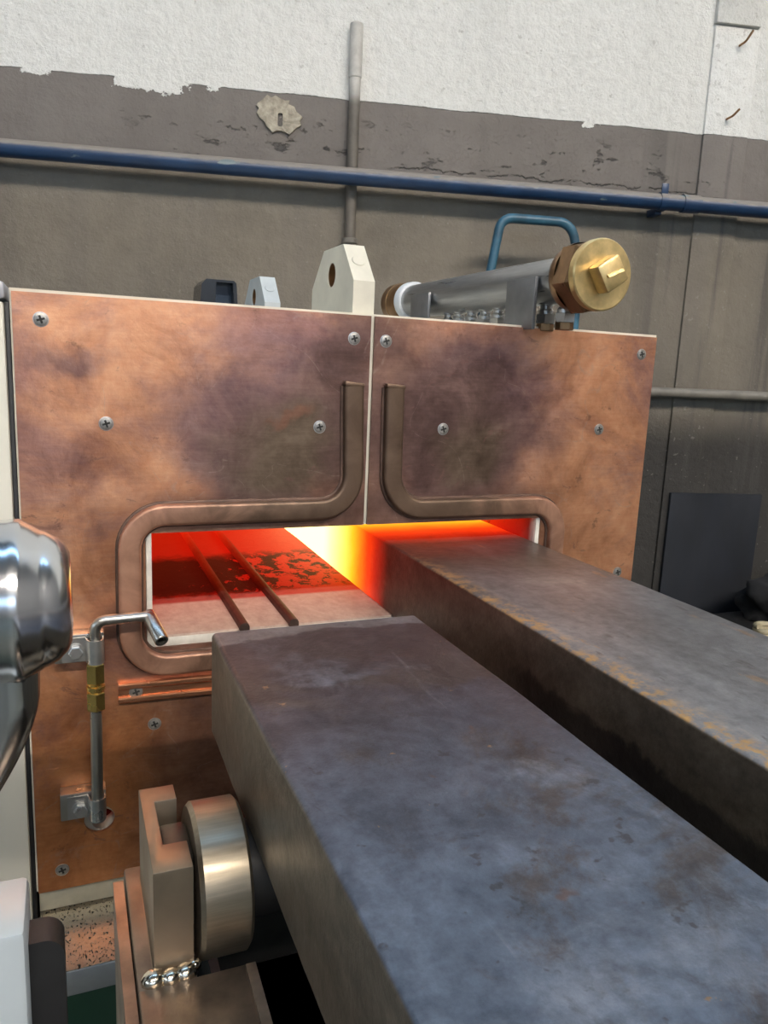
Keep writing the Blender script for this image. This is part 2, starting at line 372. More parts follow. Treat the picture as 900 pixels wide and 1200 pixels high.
def mk_bar(nm, seed, hot):
    t = NT(nm); x, y, z = t.xyz(); co = t.mp((1, 1, 1), (seed, seed*0.7, 0))
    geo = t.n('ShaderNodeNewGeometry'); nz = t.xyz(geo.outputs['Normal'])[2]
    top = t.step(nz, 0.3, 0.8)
    big = t.noise(5.5, 6, 0.6, co, 0.7); mid = t.noise(17, 6, 0.65, co, 0.8); fine = t.noise(90, 6, 0.7, co); lng = t.noise(11, 6, 0.65, t.mp((1, 0.22, 1), (seed, 0, 0)))
    if not hot:
        blue = t.ramp(mid, [(0.25, (0.058, 0.076, 0.110)), (0.5, (0.098, 0.126, 0.178)), (0.75, (0.145, 0.178, 0.24))])
        dark = t.ramp(mid, [(0.3, (0.036, 0.033, 0.042)), (0.7, (0.085, 0.080, 0.10))])
        brown = t.ramp(mid, [(0.3, (0.046, 0.037, 0.035)), (0.7, (0.095, 0.080, 0.076))])
        yy = t.math('ADD', y, t.math('MULTIPLY', t.math('SUBTRACT', big, 0.5), 0.35))
        c = t.mix(t.step(yy, -0.66, -0.40), blue, dark)  # bluer towards the viewer: scale colour with some reflection painted in
        pa = t.step(t.noise(6.5, 9, 0.68, t.mp((1, 1, 1), (seed+3, 2, 0)), 0.5), 0.50, 0.60)
        c = t.mix(t.math('MULTIPLY', pa, 0.85), c, brown)
        pb = t.step(t.noise(8.5, 10, 0.70, t.mp((1, 0.8, 1), (1.1, 8, 0)), 0.4), 0.53, 0.66)
        c = t.mix(t.math('MULTIPLY', pb, 0.60), c, (0.21, 0.24, 0.30))
        pc = t.step(t.noise(19, 9, 0.72, t.mp((1, 0.6, 1), (6, 1, 0)), 0.5), 0.54, 0.66)
        c = t.mix(t.math('MULTIPLY', pc, 0.55), c, (0.055, 0.052, 0.060))
        tip = t.math('ADD', y, t.math('MULTIPLY', t.math('SUBTRACT', t.noise(11, 7, 0.6, co), 0.5), 0.07))
        c = t.mix(t.math('MULTIPLY', t.math('MULTIPLY', t.step(tip, -0.292, -0.286), 0.7), 1.0), c, (0.20, 0.195, 0.20))
        c = t.mix(t.math('MULTIPLY', t.math('MULTIPLY', t.step(tip, -0.40, -0.33), t.step(tip, -0.286, -0.292)), 0.7), c, (0.055, 0.045, 0.050))
        scr = t.step(t.noise(60, 4, 0.6, t.mp((1, 0.06, 1), (2, 0, 0), (0, 0, -0.25))), 0.60, 0.68)
        c = t.mix(t.math('MULTIPLY', scr, 0.25), c, (0.30, 0.30, 0.33))
        spot = t.step(t.noise(24, 3, 0.5, t.mp((1, 0.8, 1), (9, 4, 0))), 0.66, 0.70)
        c = t.mix(t.math('MULTIPLY', spot, 0.8), c, (0.11, 0.065, 0.048))
        rust = t.math('MULTIPLY', t.step(t.noise(48, 4, 0.6, co), 0.69, 0.72), 0.8)
        c = t.mix(rust, c, (0.30, 0.19, 0.10))
        pits = t.step(t.noise(75, 3, 0.5, t.mp((1, 1, 1), (3, 3, 0))), 0.64, 0.70)
        c = t.mix(t.math('MULTIPLY', pits, 0.7), c, (0.045, 0.045, 0.05))
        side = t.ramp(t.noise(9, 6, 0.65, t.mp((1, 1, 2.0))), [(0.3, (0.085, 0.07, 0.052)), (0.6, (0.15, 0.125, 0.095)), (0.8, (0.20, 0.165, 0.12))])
    else:
        blue = t.ramp(lng, [(0.25, (0.12, 0.115, 0.118)), (0.5, (0.22, 0.222, 0.235)), (0.75, (0.31, 0.322, 0.355))])
        brown = t.ramp(lng, [(0.3, (0.060, 0.048, 0.040)), (0.7, (0.15, 0.125, 0.108))])
        yy = t.math('ADD', y, t.math('MULTIPLY', t.math('SUBTRACT', big, 0.5), 0.4))
        c = t.mix(t.step(yy, -0.30, -0.08), blue, brown)
        ed = t.math('MULTIPLY', t.step(t.math('ADD', x, t.math('MULTIPLY', t.math('SUBTRACT', mid, 0.5), 0.05)), 0.425, 0.40), t.step(y, 0.0, -0.2))
        c = t.mix(t.math('MULTIPLY', ed, t.step(fine, 0.42, 0.6)), c, (0.42, 0.25, 0.10))
        c = t.mix(t.math('MULTIPLY', t.step(t.noise(30, 5, 0.65, t.mp((1, 0.3, 1), (5, 1, 0))), 0.63, 0.68), 0.7), c, (0.34, 0.22, 0.13))
        c = t.mix(t.math('MULTIPLY', t.step(t.noise(60, 5, 0.65, t.mp((1, 0.35, 1), (2, 1, 0))), 0.62, 0.7), 0.6), c, (0.07, 0.06, 0.055))
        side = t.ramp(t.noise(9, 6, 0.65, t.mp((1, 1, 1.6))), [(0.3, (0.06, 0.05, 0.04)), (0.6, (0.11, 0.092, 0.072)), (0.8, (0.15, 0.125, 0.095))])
        stain_shade = t.math('MULTIPLY', t.step(t.math('ADD', z, t.math('MULTIPLY', t.math('SUBTRACT', mid, 0.5), 0.06)), 0.995, 0.985), t.step(t.math('ADD', y, t.math('MULTIPLY', t.math('SUBTRACT', big, 0.5), 0.2)), -0.26, -0.34))
        side = t.mix(t.math('MULTIPLY', stain_shade, 0.85), side, (0.014, 0.012, 0.014))  # black lower side face: stain plus the front bar's shadow, painted in
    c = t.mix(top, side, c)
    c = t.mix(0.7, c, t.ramp(fine, [(0.3, 0.25), (0.7, 0.75)]), 'SOFT_LIGHT')
    c = t.mix(0.5, c, t.ramp(t.noise(34, 7, 0.7, t.mp((1, 0.5, 1), (1, 4, 0)), 0.4), [(0.3, 0.25), (0.7, 0.75)]), 'SOFT_LIGHT')
    t.bump(t.math('ADD', t.math('MULTIPLY', mid, 1.5), fine), 0.22, 0.003)
    rr = t.ramp(big, [(0.3, 0.30), (0.7, 0.50)])
    t.set(col=c, met=0.5, rough=rr)
    if hot:   # temperature along the bar: it is glowing where it lies inside the furnace
        yn = t.math('ADD', y, t.math('MULTIPLY', t.math('SUBTRACT', mid, 0.5), 0.02))
        yn = t.math('ADD', yn, t.math('MULTIPLY', top, 0.012))
        f = t.n('ShaderNodeMapRange'); t.put(f.inputs['Value'], yn); f.inputs['From Min'].default_value = -0.02; f.inputs['From Max'].default_value = 0.30
        e = t.ramp(f.outputs[0], [(0.0, (0, 0, 0)), (0.13, (0.03, 0.001, 0)), (0.26, (0.55, 0.012, 0.002)), (0.37, (1.0, 0.05, 0.003)), (0.46, (1.0, 0.19, 0.006)), (0.56, (1.0, 0.46, 0.015)), (0.74, (1.0, 0.78, 0.15)), (1.0, (1.0, 0.85, 0.35))])
        k = t.ramp(f.outputs[0], [(0.0, 0.0), (0.2, 0.30), (0.45, 0.5), (0.65, 0.62), (1.0, 1.0)])
        t.set(em=e, ems=t.math('MULTIPLY', k, 2.4))
    return t.m
M['bar_cold'] = mk_bar('mill_scale_steel', 0.0, False)
M['bar_hot'] = mk_bar('heated_bar_steel', 4.3, True)
def mk_hearth():
    t = NT('hot_refractory_hearth'); x, y, z = t.xyz()
    mid = t.noise(38, 7, 0.75, t.mp((1, 0.75, 1)), 0.4); big = t.noise(6, 4, 0.6); fine = t.noise(80, 5, 0.7, t.mp((1, 0.6, 1)))
    c = t.ramp(fine, [(0.3, (0.40, 0.28, 0.22)), (0.7, (0.55, 0.42, 0.34))])
    yn = t.math('ADD', y, t.math('MULTIPLY', t.math('SUBTRACT', mid, 0.5), 0.10))
    hotm = t.step(y, 0.118, 0.13)
    # crusted, cooler scale on the left side just behind the mouth
    xx = t.math('ADD', x, t.math('MULTIPLY', t.math('SUBTRACT', big, 0.5), 0.2))
    cr = t.math('MULTIPLY', t.step(yn, 0.13, 0.17), t.step(yn, 0.40, 0.33))
    lim = t.ramp(xx, [(0.10, 0.66), (0.24, 0.60), (0.30, 0.49), (0.42, 0.44)])
    k = t.n('ShaderNodeMath'); k.operation = 'LESS_THAN'; t.l(mid, k.inputs[0]); t.l(lim, k.inputs[1])
    crust = t.math('MULTIPLY', cr, k.outputs[0])
    f = t.n('ShaderNodeMapRange'); t.put(f.inputs['Value'], y); f.inputs['From Min'].default_value = 0.10; f.inputs['From Max'].default_value = 0.55
    xr = t.step(x, 0.08, 0.40)
    e = t.ramp(f.outputs[0], [(0.0, (0.34, 0.002, 0.0)), (0.3, (0.52, 0.003, 0.0005)), (0.6, (0.62, 0.004, 0.001)), (1.0, (0.60, 0.006, 0.001))])
    e = t.mix(crust, e, (0.03, 0.0005, 0.0))
    amt = t.math('MULTIPLY', hotm, t.math('ADD', 0.45, t.math('MULTIPLY', xr, 0.55)))
    c = t.mix(t.math('MULTIPLY', hotm, 0.9), c, (0.10, 0.022, 0.014))
    c = t.mix(t.math('MULTIPLY', crust, 0.9), c, (0.022, 0.010, 0.008))
    t.bump(t.math('ADD', mid, t.math('MULTIPLY', crust, 0.7)), 0.5, 0.004)
    return t.set(col=c, rough=0.8, em=e, ems=amt)
M['hearth'] = mk_hearth()
def mk_hotwall():
    t = NT('hot_refractory_wall'); x, y, z = t.xyz(); n = t.noise(40, 5, 0.65)
    c = t.ramp(n, [(0.3, (0.50, 0.46, 0.40)), (0.7, (0.64, 0.60, 0.54))])
    f = t.n('ShaderNodeMapRange'); t.put(f.inputs['Value'], y); f.inputs['From Min'].default_value = 0.008; f.inputs['From Max'].default_value = 0.35
    e = t.ramp(f.outputs[0], [(0.0, (0, 0, 0)), (0.08, (0.30, 0.003, 0)), (0.3, (0.62, 0.008, 0.001)), (1.0, (0.95, 0.06, 0.008))])
    c = t.mix(t.step(y, 0.008, 0.02), c, (0.16, 0.045, 0.03))
    e = t.mix(t.step(n, 0.55, 0.62), e, (0.02, 0.0, 0.0))
    return t.set(col=c, rough=0.85, em=e, ems=0.8)
M['hotwall'] = mk_hotwall()
M['ceramic'] = simple('white_ceramic_edge', (0.66, 0.62, 0.55), 0, 0.8, 0.15, 60)
M['rail'] = None
def mk_rail():
    t = NT('skid_rail_steel'); x, y, z = t.xyz(); n = t.noise(50, 5, 0.6)
    c = t.ramp(n, [(0.3, (0.030, 0.017, 0.013)), (0.7, (0.095, 0.056, 0.043))])
    f = t.n('ShaderNodeMapRange'); t.put(f.inputs['Value'], y); f.inputs['From Min'].default_value = 0.12; f.inputs['From Max'].default_value = 0.55
    e = t.ramp(f.outputs[0], [(0.0, (0, 0, 0)), (0.2, (0.05, 0.001, 0)), (0.6, (0.22, 0.004, 0.001)), (1.0, (0.65, 0.012, 0.002))])
    return t.set(col=c, met=0.3, rough=0.55, em=e, ems=0.9)
M['rail'] = mk_rail()

# ------------------------------------------------------------------ the hall
TW = math.radians(-13.75)
WF = Matrix.Translation((0.4, 0.8, 0)) @ Matrix.Rotation(TW, 4, 'Z')   # wall frame: x along the wall, -y out of it, z up
b = B(); box(b, -10.5, 9.5, 0, 0.2, 0, 7.2)
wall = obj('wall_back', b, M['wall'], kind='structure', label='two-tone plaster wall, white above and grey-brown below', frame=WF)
b = B(); box(b, -10, 10, -12.2, 5, -0.1, 0); obj('floor', b, M['floor'], kind='structure', label='dark green painted workshop floor')
b = B(); box(b, -10, 10, -12.2, 5, 7.0, 7.2); obj('ceiling', b, M['ceil'], kind='structure', label='grey hall ceiling high overhead')
b = B(); box(b, -8.2, -8.0, -12.2, 3.5, 0, 7.0); obj('wall_left', b, M['hall'], kind='structure', label='grey side wall of the hall')
b = B(); box(b, 8.0, 8.2, -12.2, 3.5, 0, 7.0); obj('wall_right', b, M['hall'], kind='structure', label='grey side wall of the hall on the right')
b = B(); box(b, -8.2, 8.2, -12.2, -12.0, 0, 7.0); obj('wall_front', b, M['hall'], kind='structure', label='grey hall wall behind the viewer')
for nm, c, su, sv, nrm, colr, st in LIGHT_PANES:
    t = NT(nm+'_glow'); t.set(col=(0.8, 0.8, 0.8), em=colr, ems=st)
    b = B(); n = Vector(nrm); cx, cy, cz = c
    if abs(n.z) > .5: box(b, cx-su/2, cx+su/2, cy-sv/2, cy+sv/2, cz, cz+0.02)
    elif abs(n.y) > .5: box(b, cx-su/2, cx+su/2, cy-0.01, cy+0.01, cz-sv/2, cz+sv/2)
    else: box(b, cx-0.01, cx+0.01, cy-su/2, cy+su/2, cz-sv/2, cz+sv/2)
    obj(nm, b, t.m, kind='structure', label='unseen glowing pane that lights the hall')

# pieces of the back wall (built in the wall frame)
def irregular(n, rx, rz, jit, seed):
    rnd = random.Random(seed); return [(math.cos(2*PI*k/n)*rx*(1+jit*(rnd.random()-.5)*2), math.sin(2*PI*k/n)*rz*(1+jit*(rnd.random()-.5)*2)) for k in range(n)]
n = 28
outl = irregular(n, 0.042, 0.036, 0.16, 5)
outl = [(u+0.031+(-0.008 if v > 0 else 0.006), v*(1.15 if v < 0 and u > 0 else 1)+1.775) for u, v in outl]
b = B()
slot = []
for k in range(n):
    a = 2*PI*k/n; m_ = max(abs(math.cos(a))/0.005, abs(math.sin(a))/0.013); slot.append((0.034+math.cos(a)/m_, 1.765+math.sin(a)/m_))
R0 = [b.verts.new((u, 0.001, v)) for u, v in outl]
R1 = [b.verts.new((u*0.97+0.03*0.031, -0.005-0.002*random.random(), v*0.97+0.03*1.775)) for u, v in outl]
Rm = [b.verts.new((0.5*(u+p), -0.003-0.004*random.random(), 0.5*(v+q))) for (u, v), (p, q) in zip(outl, slot)]
R2 = [b.verts.new((p, -0.004, q)) for p, q in slot]; R3 = [b.verts.new((p, 0.0, q)) for p, q in slot]
for A_, B_, mi in ((R0, R1, 0), (R1, Rm, 0), (Rm, R2, 0), (R2, R3, 1)):
    for k in range(n): b.faces.new((A_[k], A_[(k+1) % n], B_[(k+1) % n], B_[k])).material_index = mi
b.faces.new(R3).material_index = 1
obj('chipped_patch', b, [M['plaster_bare'], M['black_hole']], wall, frame='local', label='beige chipped plaster patch with a dark slot', ang=20)
b = B(); box(b, 0.982, 1.09, -0.012, 0.01, 2.045, 6.9, 0.002); obj('pilaster_panel', b, M['wall'], wall, frame='local')
b = B(); box(b, 0.984, 1.092, -0.006, 0.01, 0.0, 2.041, 0.002); obj('pilaster_panel', b, M['wall'], wall, frame='local')
for s_, z_, L in ((1.045, 2.005, 0.022), (1.035, 1.852, 0.014)):
    b = B(); sweep(b, fillet([(s_, 0, z_), (s_, -0.03, z_), (s_+0.012, -0.034, z_+L)], 0.006, 4), circ(0.0025, 8))
    obj('rusty_hook', b, M['oldbrass'], wall, frame='local', label='small rusty hook')
for pz, px in ((1.8165, -0.32), (1.8165, -0.50)):
    pass

# blue pipe along the wall
PO = -0.050
pipe = thing('wall_pipe', 'dark blue horizontal pipe running along the wall under the white paint', 'pipe')
pipe.matrix_world = WF @ Matrix.Translation((0.0, PO, 1.655))
def wobj(name, b, mats, parent, off, **kw):
    o = obj(name, b, mats, parent, frame='local', loc=(-off[0], -off[1], -off[2]), **kw); return o
b = B(); sweep(b, [(-3+0.25*k, PO, 1.655) for k in range(25)], circ(0.0172, 20))
wobj('pipe_body', b, M['bluepipe'], pipe, (0, PO, 1.655))
for s_ in (0.877, -1.4, 2.6):
    b = B(); sweep(b, [(s_-0.008, PO, 1.655), (s_+0.008, PO, 1.655)], circ(0.0195, 20))
    box(b, s_-0.008, s_+0.008, PO-0.012, PO-0.008, 1.668, 1.692, 0.001)
    box(b, s_-0.008, s_+0.008, PO+0.01, 0.0, 1.630, 1.645, 0.001)
    wobj('pipe_clamp', b, M['bluepipe'], pipe, (0, PO, 1.655))
b = B(); sweep(b, [(0.925, PO, 1.655), (0.965, PO, 1.655)], circ(0.0195, 20)); wobj('pipe_sleeve', b, M['bluepipe'], pipe, (0, PO, 1.655))

# vertical conduit
cond = thing('wall_conduit', 'thin vertical conduit passing behind the blue pipe, white top and grey below', 'conduit')
cond.matrix_world = WF @ Matrix.Translation((0.187, -0.014, 0.0))
co_ = (0.187, -0.014, 0.0)
b = B(); sweep(b, fillet([(0.187, -0.014, 1.2), (0.187, -0.014, 1.955), (0.187, 0.02, 1.962)], 0.012, 5), circ(0.0118, 16)); wobj('conduit_tube', b, M['conduit'], cond, co_)
b = B(); cyl(b, (0.187, -0.014, 1.855), (0, 0, 1), 0.0136, 0.105, 16, 0.002); wobj('conduit_sleeve', b, M['conduit'], cond, co_)
b = B(); cyl(b, (0.187, -0.016, 1.525), (0, 0, 1), 0.0175, 0.012, 16, 0.002); wobj('collar', b, M['greypipe'], cond, co_)
b = B(); cyl(b, (0.187, -0.014, 1.20), (0, 0, 1), 0.0150, 0.325, 16, 0.002); wobj('lower_sleeve', b, M['greypipe'], cond, co_)

# lower pipe and dark board
b = B(); sweep(b, [(0.6+0.2*k, -0.032, 1.237) for k in range(14)], circ(0.0115, 16))
lp = obj('low_wall_pipe', b, M['greypipe'], frame=WF, label='grey-brown pipe low on the wall to the right of the copper furnace', cat='pipe')
b = B(); box(b, 1.0, 1.245, -0.016, -0.0062, 0.55, 0.994, 0.001)
obj('wall_board', b, M['board'], frame=WF, label='dark blue-black board fixed flat on the lower wall', cat='board')

# teal handle of a trolley standing near the wall
hd = thing('trolley', 'teal blue tube trolley handle arching up behind the steel manifold', 'trolley'); HO = (0.58, -0.10, 0.0)
hd.matrix_world = WF @ Matrix.Translation(HO)
b = B(); sweep(b, fillet([(0.470, -0.10, 0.2), (0.470, -0.10, 1.40), (0.497, -0.10, 1.587), (0.652, -0.10, 1.587), (0.678, -0.10, 1.50), (0.683, -0.10, 0.2)], [0.3, 0.028, 0.04, 0.2], 8), circ(0.0098, 14))
wobj('handle', b, M['bluehandle'], hd, HO)
b = B(); box(b, 0.45, 0.705, -0.30, -0.09, 0.10, 0.20, 0.006); wobj('chassis', b, M['bluehandle'], hd, HO)
for s_ in (0.445, 0.690):
    b = B(); cyl(b, (s_, -0.2, 0.09), (1, 0, 0), 0.09, 0.02, 24, 0.004); wobj('wheel', b, M['rubber'], hd, HO)

# dark bag and hose on a black steel chest at the right
b = B(); box(b, 1.26, 1.75, 0.05, 0.44, 0.0, 0.715, 0.006)
ch = obj('steel_chest', b, M['darksteel'], label='black steel chest standing behind the far end of the right bar', cat='chest')
b = B(); bmesh.ops.create_icosphere(b, subdivisions=4, radius=1.0)
for v in b.verts:
    p = v.co.copy(); nn = mnoise.noise(p*1.7+Vector((3, 1, 0)))*0.35 + mnoise.noise(p*4.0)*0.14
    p *= 1+nn; v.co = Vector((1.580+p.x*0.115, 0.350+p.y*0.085, max(0.715, 0.755+p.z*0.075)))
obj('crumpled_bag', b, M['cloth'], label='black crumpled bag lying on the black chest', cat='bag', ang=60)
b = B(); pts = []
for k in range(61):
    a = 2*PI*k/60*2.5; pts.append((1.415+0.026*math.cos(a), 0.262+0.022*math.sin(a), 0.723+0.008*k/60*2.5))
sweep(b, pts, circ(0.007, 10)); obj('hose_coil', b, M['hose'], label='small coil of beige hose on the black chest', cat='hose')

# ------------------------------------------------------------------ cream cabinet at the left of the furnace
cab = thing('cabinet', 'cream enamelled cabinet at the left edge beside the copper front', 'cabinet', (-0.3, 0.3, 0))
b = B(); box(b, -0.55, -0.0565, 0.0, 0.62, 0.04, 1.318, 0.003); obj('cabinet_body', b, M['cabinet'], cab)
b = B(); box(b, -0.55, -0.0545, -0.004, 0.62, 1.320, 1.338, 0.004); obj('cabinet_lid', b, M['cabinet_cap'], cab)
b = B(); box(b, -0.0562, -0.0515, 0.006, 0.60, 0.04, 1.318, 0.001); obj('seal_strip', b, M['rubber'], cab)
b = B(); box(b, -0.53, -0.08, 0.02, 0.6, 0.0, 0.04); obj('plinth', b, M['rubber'], cab)

# ------------------------------------------------------------------ furnace
X0, X1, XC = -0.049, 0.791, 0.3513
ZB, ZT = 0.632, 1.329
OX0, OX1, OZ0, OZ1 = 0.0795, 0.6185, 0.928, 1.068
fur = thing('induction_furnace', 'copper-fronted furnace with a glowing red slot mouth', 'furnace', (0.37, 0.3, 0))
hole = circle2(0.0215, 0.7165, 0.0175, 28)
GAP = 0.0026
outl = [(X0, ZT), (XC-GAP, ZT), (XC-GAP, OZ1), (OX0, OZ1), (OX0, OZ0), (XC-GAP, OZ0), (XC-GAP, ZB), (X0, ZB)]
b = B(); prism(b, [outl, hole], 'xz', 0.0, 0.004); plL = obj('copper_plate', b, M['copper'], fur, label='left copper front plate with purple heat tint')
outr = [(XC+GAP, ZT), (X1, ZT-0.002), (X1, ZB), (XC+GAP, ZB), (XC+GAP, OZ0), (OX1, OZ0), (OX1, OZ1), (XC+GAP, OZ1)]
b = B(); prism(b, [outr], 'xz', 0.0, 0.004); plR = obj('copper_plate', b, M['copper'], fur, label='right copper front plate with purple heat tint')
# ivory backing board, slightly taller than the copper
zt2 = ZT+0.0035
b = B()
prism(b, [[(X0-0.002, zt2), (X1+0.0025, zt2-0.002), (X1+0.0025, ZB), (X0-0.002, ZB)], [(OX0, OZ1), (OX0, OZ0), (OX1, OZ0), (OX1, OZ1)], circle2(0.0255, 0.7135, 0.0135, 24)], 'xz', 0.0045, 0.03)
obj('backing_board', b, M['ivory'], fur)
# screws (shared mesh)
b = B()
lathe(b, [(0.0079, 0.0), (0.0078, 0.0005), (0.0070, 0.0006)], (0, 0, 0), (0, -1, 0), 20, 2)
lathe(b, [(0.0068, 0.0002), (0.0066, 0.0010), (0.0050, 0.0015), (0.003, 0.0017), (0, 0.0018)], (0, 0, 0), (0, -1, 0), 20, 0)
for a in (0.3, 0.3+PI/2):
    c_, s_ = math.cos(a), math.sin(a); L, h = 0.0042, 0.0011; y_ = -0.0020
    vs_ = [b.verts.new((u*c_-v*s_, y_, u*s_+v*c_)) for u, v in ((-L, -h), (L, -h), (L, h), (-L, h))]
    ws_ = [b.verts.new((v.co.x, -0.0010, v.co.z)) for v in vs_]
    b.faces.new(vs_).material_index = 1
    for k in range(4): b.faces.new((vs_[k], vs_[(k+1) % 4], ws_[(k+1) % 4], ws_[k])).material_index = 1
scr_me = mesh_of('cross_head_screw', b, [M['screwsteel'], M['slot'], M['zinc']])
for x, z in ((-0.022, 1.302), (0.327, 1.301), (0.040, 1.194), (0.286, 1.193), (0.087, 0.831), (-0.022, 0.658)): obj('screw', scr_me, None, plL, loc=(x, 0, z))
for x, z in ((0.369, 1.300), (0.766, 1.302), (0.455, 1.192), (0.704, 1.194), (0.763, 0.979), (0.763, 0.658)): obj('screw', scr_me, None, plR, loc=(x, 0, z))
# cooling tubes brazed around the mouth
def ctube(pts, rads):
    p = fillet([(x, 0.0, z) for x, z in pts], rads, 9)
    b = B(); sweep(b, p, rrect(0.0250, -0.001, 0.0112, 0.0042, 4), hint=(0, -1, 0)); ct = obj('cooling_tube', b, M['tubecopper'], fur)
    b = B(); sweep(b, p, rrect(0.0310, -0.0005, 0.0022, 0.0018, 2), hint=(0, -1, 0)); obj('braze_fillet', b, M['braze'], ct)
    x, z = pts[0]
    b = B(); box(b, x-0.013, x+0.013, -0.0115, 0.0, z-0.001, z+0.005, 0.002); bmesh.ops.rotate(b, verts=b.verts, cent=(x, 0, z), matrix=Matrix.Rotation(0.08, 3, 'Y')); obj('braze_cap', b, M['tubecopper'], ct)
ctube([(0.3265, 1.244), (0.3315, 1.0905), (0.062, 1.0905), (0.0605, 0.9075), (XC-0.006, 0.9075)], [0.042, 0.040, 0.044])
ctube([(0.3815, 1.243), (0.3840, 1.0875), (0.6420, 1.0875), (0.6420, 0.9075), (XC+0.006, 0.9075)], [0.046, 0.040, 0.044])
# copper rail below the mouth
def rail_sect(): return [(0.012, 0), (0.012, 0.006), (0.0105, 0.0075), (0.0065, 0.0075), (0.005, 0.006), (0.005, 0.0035), (-0.005, 0.0035), (-0.005, 0.006), (-0.0065, 0.0075), (-0.0105, 0.0075), (-0.012, 0.006), (-0.012, 0)]
b = B(); sweep(b, [(0.046, 0, 0.877), (0.69, 0, 0.866)], rail_sect(), hint=(0, -1, 0)); rl = obj('copper_rail', b, M['busbar'], fur, label='grooved copper rail', ang=20)
for x in (0.066, 0.66): obj('screw', scr_me, None, rl, loc=(x, -0.0033, 0.877-(x-0.046)*0.017))
# chamber
HZ = 0.942
b = B(); box(b, 0.0865, 0.6115, 0.003, 0.70, 0.905, HZ, 0.0015); he = obj('hearth', b, M['hearth'], fur, label='refractory hearth, pale in front and glowing red inside')
b = B(); box(b, OX0, OX1, 0.002, 0.012, OZ0, HZ-0.003, 0.001); obj('front_lip', b, M['ceramic'], he, label='pale refractory lip')
def hs(w_): return [(w_/2, -0.001), (w_/2, 0.004), (w_*0.36, 0.0075), (w_*0.14, 0.0085), (-w_*0.14, 0.0085), (-w_*0.36, 0.0075), (-w_/2, 0.004), (-w_/2, -0.001)]
for x in (0.1955, 0.2585): b = B(); sweep(b, [(x, -0.004, HZ), (x+0.003, 0.69, HZ)], hs(0.0120), hint=(0, 0, 1)); obj('skid_rail', b, M['rail'], he)
for x0, x1 in ((OX0+0.0005, 0.0865), (0.6115, OX1-0.0005)):
    b = B(); box(b, x0, x1, 0.001, 0.008, HZ-0.012, OZ1+0.001, 0.0008); sw = obj('side_lining', b, M['ceramic'], fur)
    b = B(); box(b, x0, x1, 0.0081, 0.70, HZ-0.02, 1.10); obj('hot_lining', b, M['hotwall'], sw)
b = B(); box(b, 0.06, 0.64, 0.031, 0.72, 1.075, 1.13); obj('roof_lining', b, M['hotwall'], fur)
b = B(); box(b, 0.06, 0.64, 0.701, 0.72, 0.90, 1.075); obj('rear_lining', b, M['hotwall'], fur)
# casing
b = B(); box(b, X0, X0+0.004, 0.031, 0.73, 0.56, 1.325); obj('casing_side', b, M['cabinet'], fur)
b = B(); box(b, X1-0.004, X1, 0.031, 0.73, 0.56, 1.325); obj('casing_side', b, M['cabinet'], fur)
b = B(); box(b, X0+0.004, X1-0.004, 0.031, 0.73, 1.319, 1.325); obj('casing_top', b, M['cabinet'], fur)
b = B(); box(b, X0+0.004, X1-0.004, 0.726, 0.73, 0.56, 1.319); obj('casing_back', b, M['cabinet'], fur)
b = B(); box(b, X0+0.004, X1-0.004, 0.05, 0.72, 0.56, 0.57); box(b, 0.0, 0.74, 0.10, 0.68, 0.0, 0.56); obj('base_frame', b, M['darksteel'], fur)
b = B(); box(b, X0, 0.10, -0.069, -0.060, 0.0, 0.560, 0.002); obj('base_panel', b, M['greenpaint'], fur, label='dark green base panel under the tray')
b = B(); box(b, X0, X1, 0.010, 0.030, 0.600, ZB-0.001, 0.001); obj('skirt_panel', b, M['skirt'], fur)
b = B(); prism(b, [[(0.028, 0.600), (0.028, 0.596), (-0.075, 0.576), (-0.075, 0.580)]], 'yz', X0, 0.10); dl = obj('drip_tray', b, M['speckle'], fur, label='spattered sheet tray reflecting the copper')
b = B(); box(b, X0, 0.10, -0.077, -0.074, 0.548, 0.579, 0.0008); obj('tray_flange', b, M['greyflange'], dl)

# things on top of the furnace
ZS = 1.3255
def lug(name, y0, mat, label):
    ylen = 0.172; x0, x1 = 0.328, 0.356
    t = thing(name, label, 'lifting lug', (0.342, y0+ylen/2, ZS), group='lifting lugs on the furnace')
    pr = [(y0, ZS), (y0, 1.371), (y0+0.043, 1.418), (y0+0.121, 1.418), (y0+ylen, 1.371), (y0+ylen, ZS)]
    b = B(); prism(b, [pr, circle2(y0+0.086, 1.384, 0.0156, 24)], 'yz', x0, x1)
    obj('lug_plate', b, mat, t)
    b = B(); lathe(b, [(0.0148, 0.001), (0.0154, 0.001), (0.0154, 0.027), (0.0148, 0.027), (0.0148, 0.001)], (x0, y0+0.086, 1.384), (1, 0, 0), 24); obj('hole_sleeve', b, M['oldbrass'], t)
    d = Vector((0, -0.047, 0.043)).normalized()
    b = B(); cyl(b, Vector((0.342, y0+0.0235, 1.3967))-d*0.001, d, 0.0088, 0.0022, 24, 0.0008); obj('plug', b, mat, t)
    return t
lug('lifting_lug', 0.012, M['ivory'], 'large ivory lifting lug with a round hole at the middle of the furnace top')
lug('lifting_lug', 0.468, M['greywhite'], 'grey-white lifting lug at the back of the furnace top beside the black cap')
kb = thing('clamp_cap', 'black plastic cap open to the front on the furnace top', 'cap', (0.222, 0.33, ZS))
b = B()
prism(b, [[(0.188, ZS), (0.192, 1.378), (0.199, 1.386), (0.240, 1.386), (0.244, 1.382), (0.2475, ZS)], [(0.2115, 1.334), (0.2420, 1.334), (0.2385, 1.3825), (0.2135, 1.3825)]], 'xz', 0.30, 0.375)
obj('cap_shell', b, M['blackplastic'], kb)
b = B(); box(b, 0.2100, 0.2430, 0.322, 0.33, 1.333, 1.3835); obj('cap_insert', b, M['bluegloss'], kb)

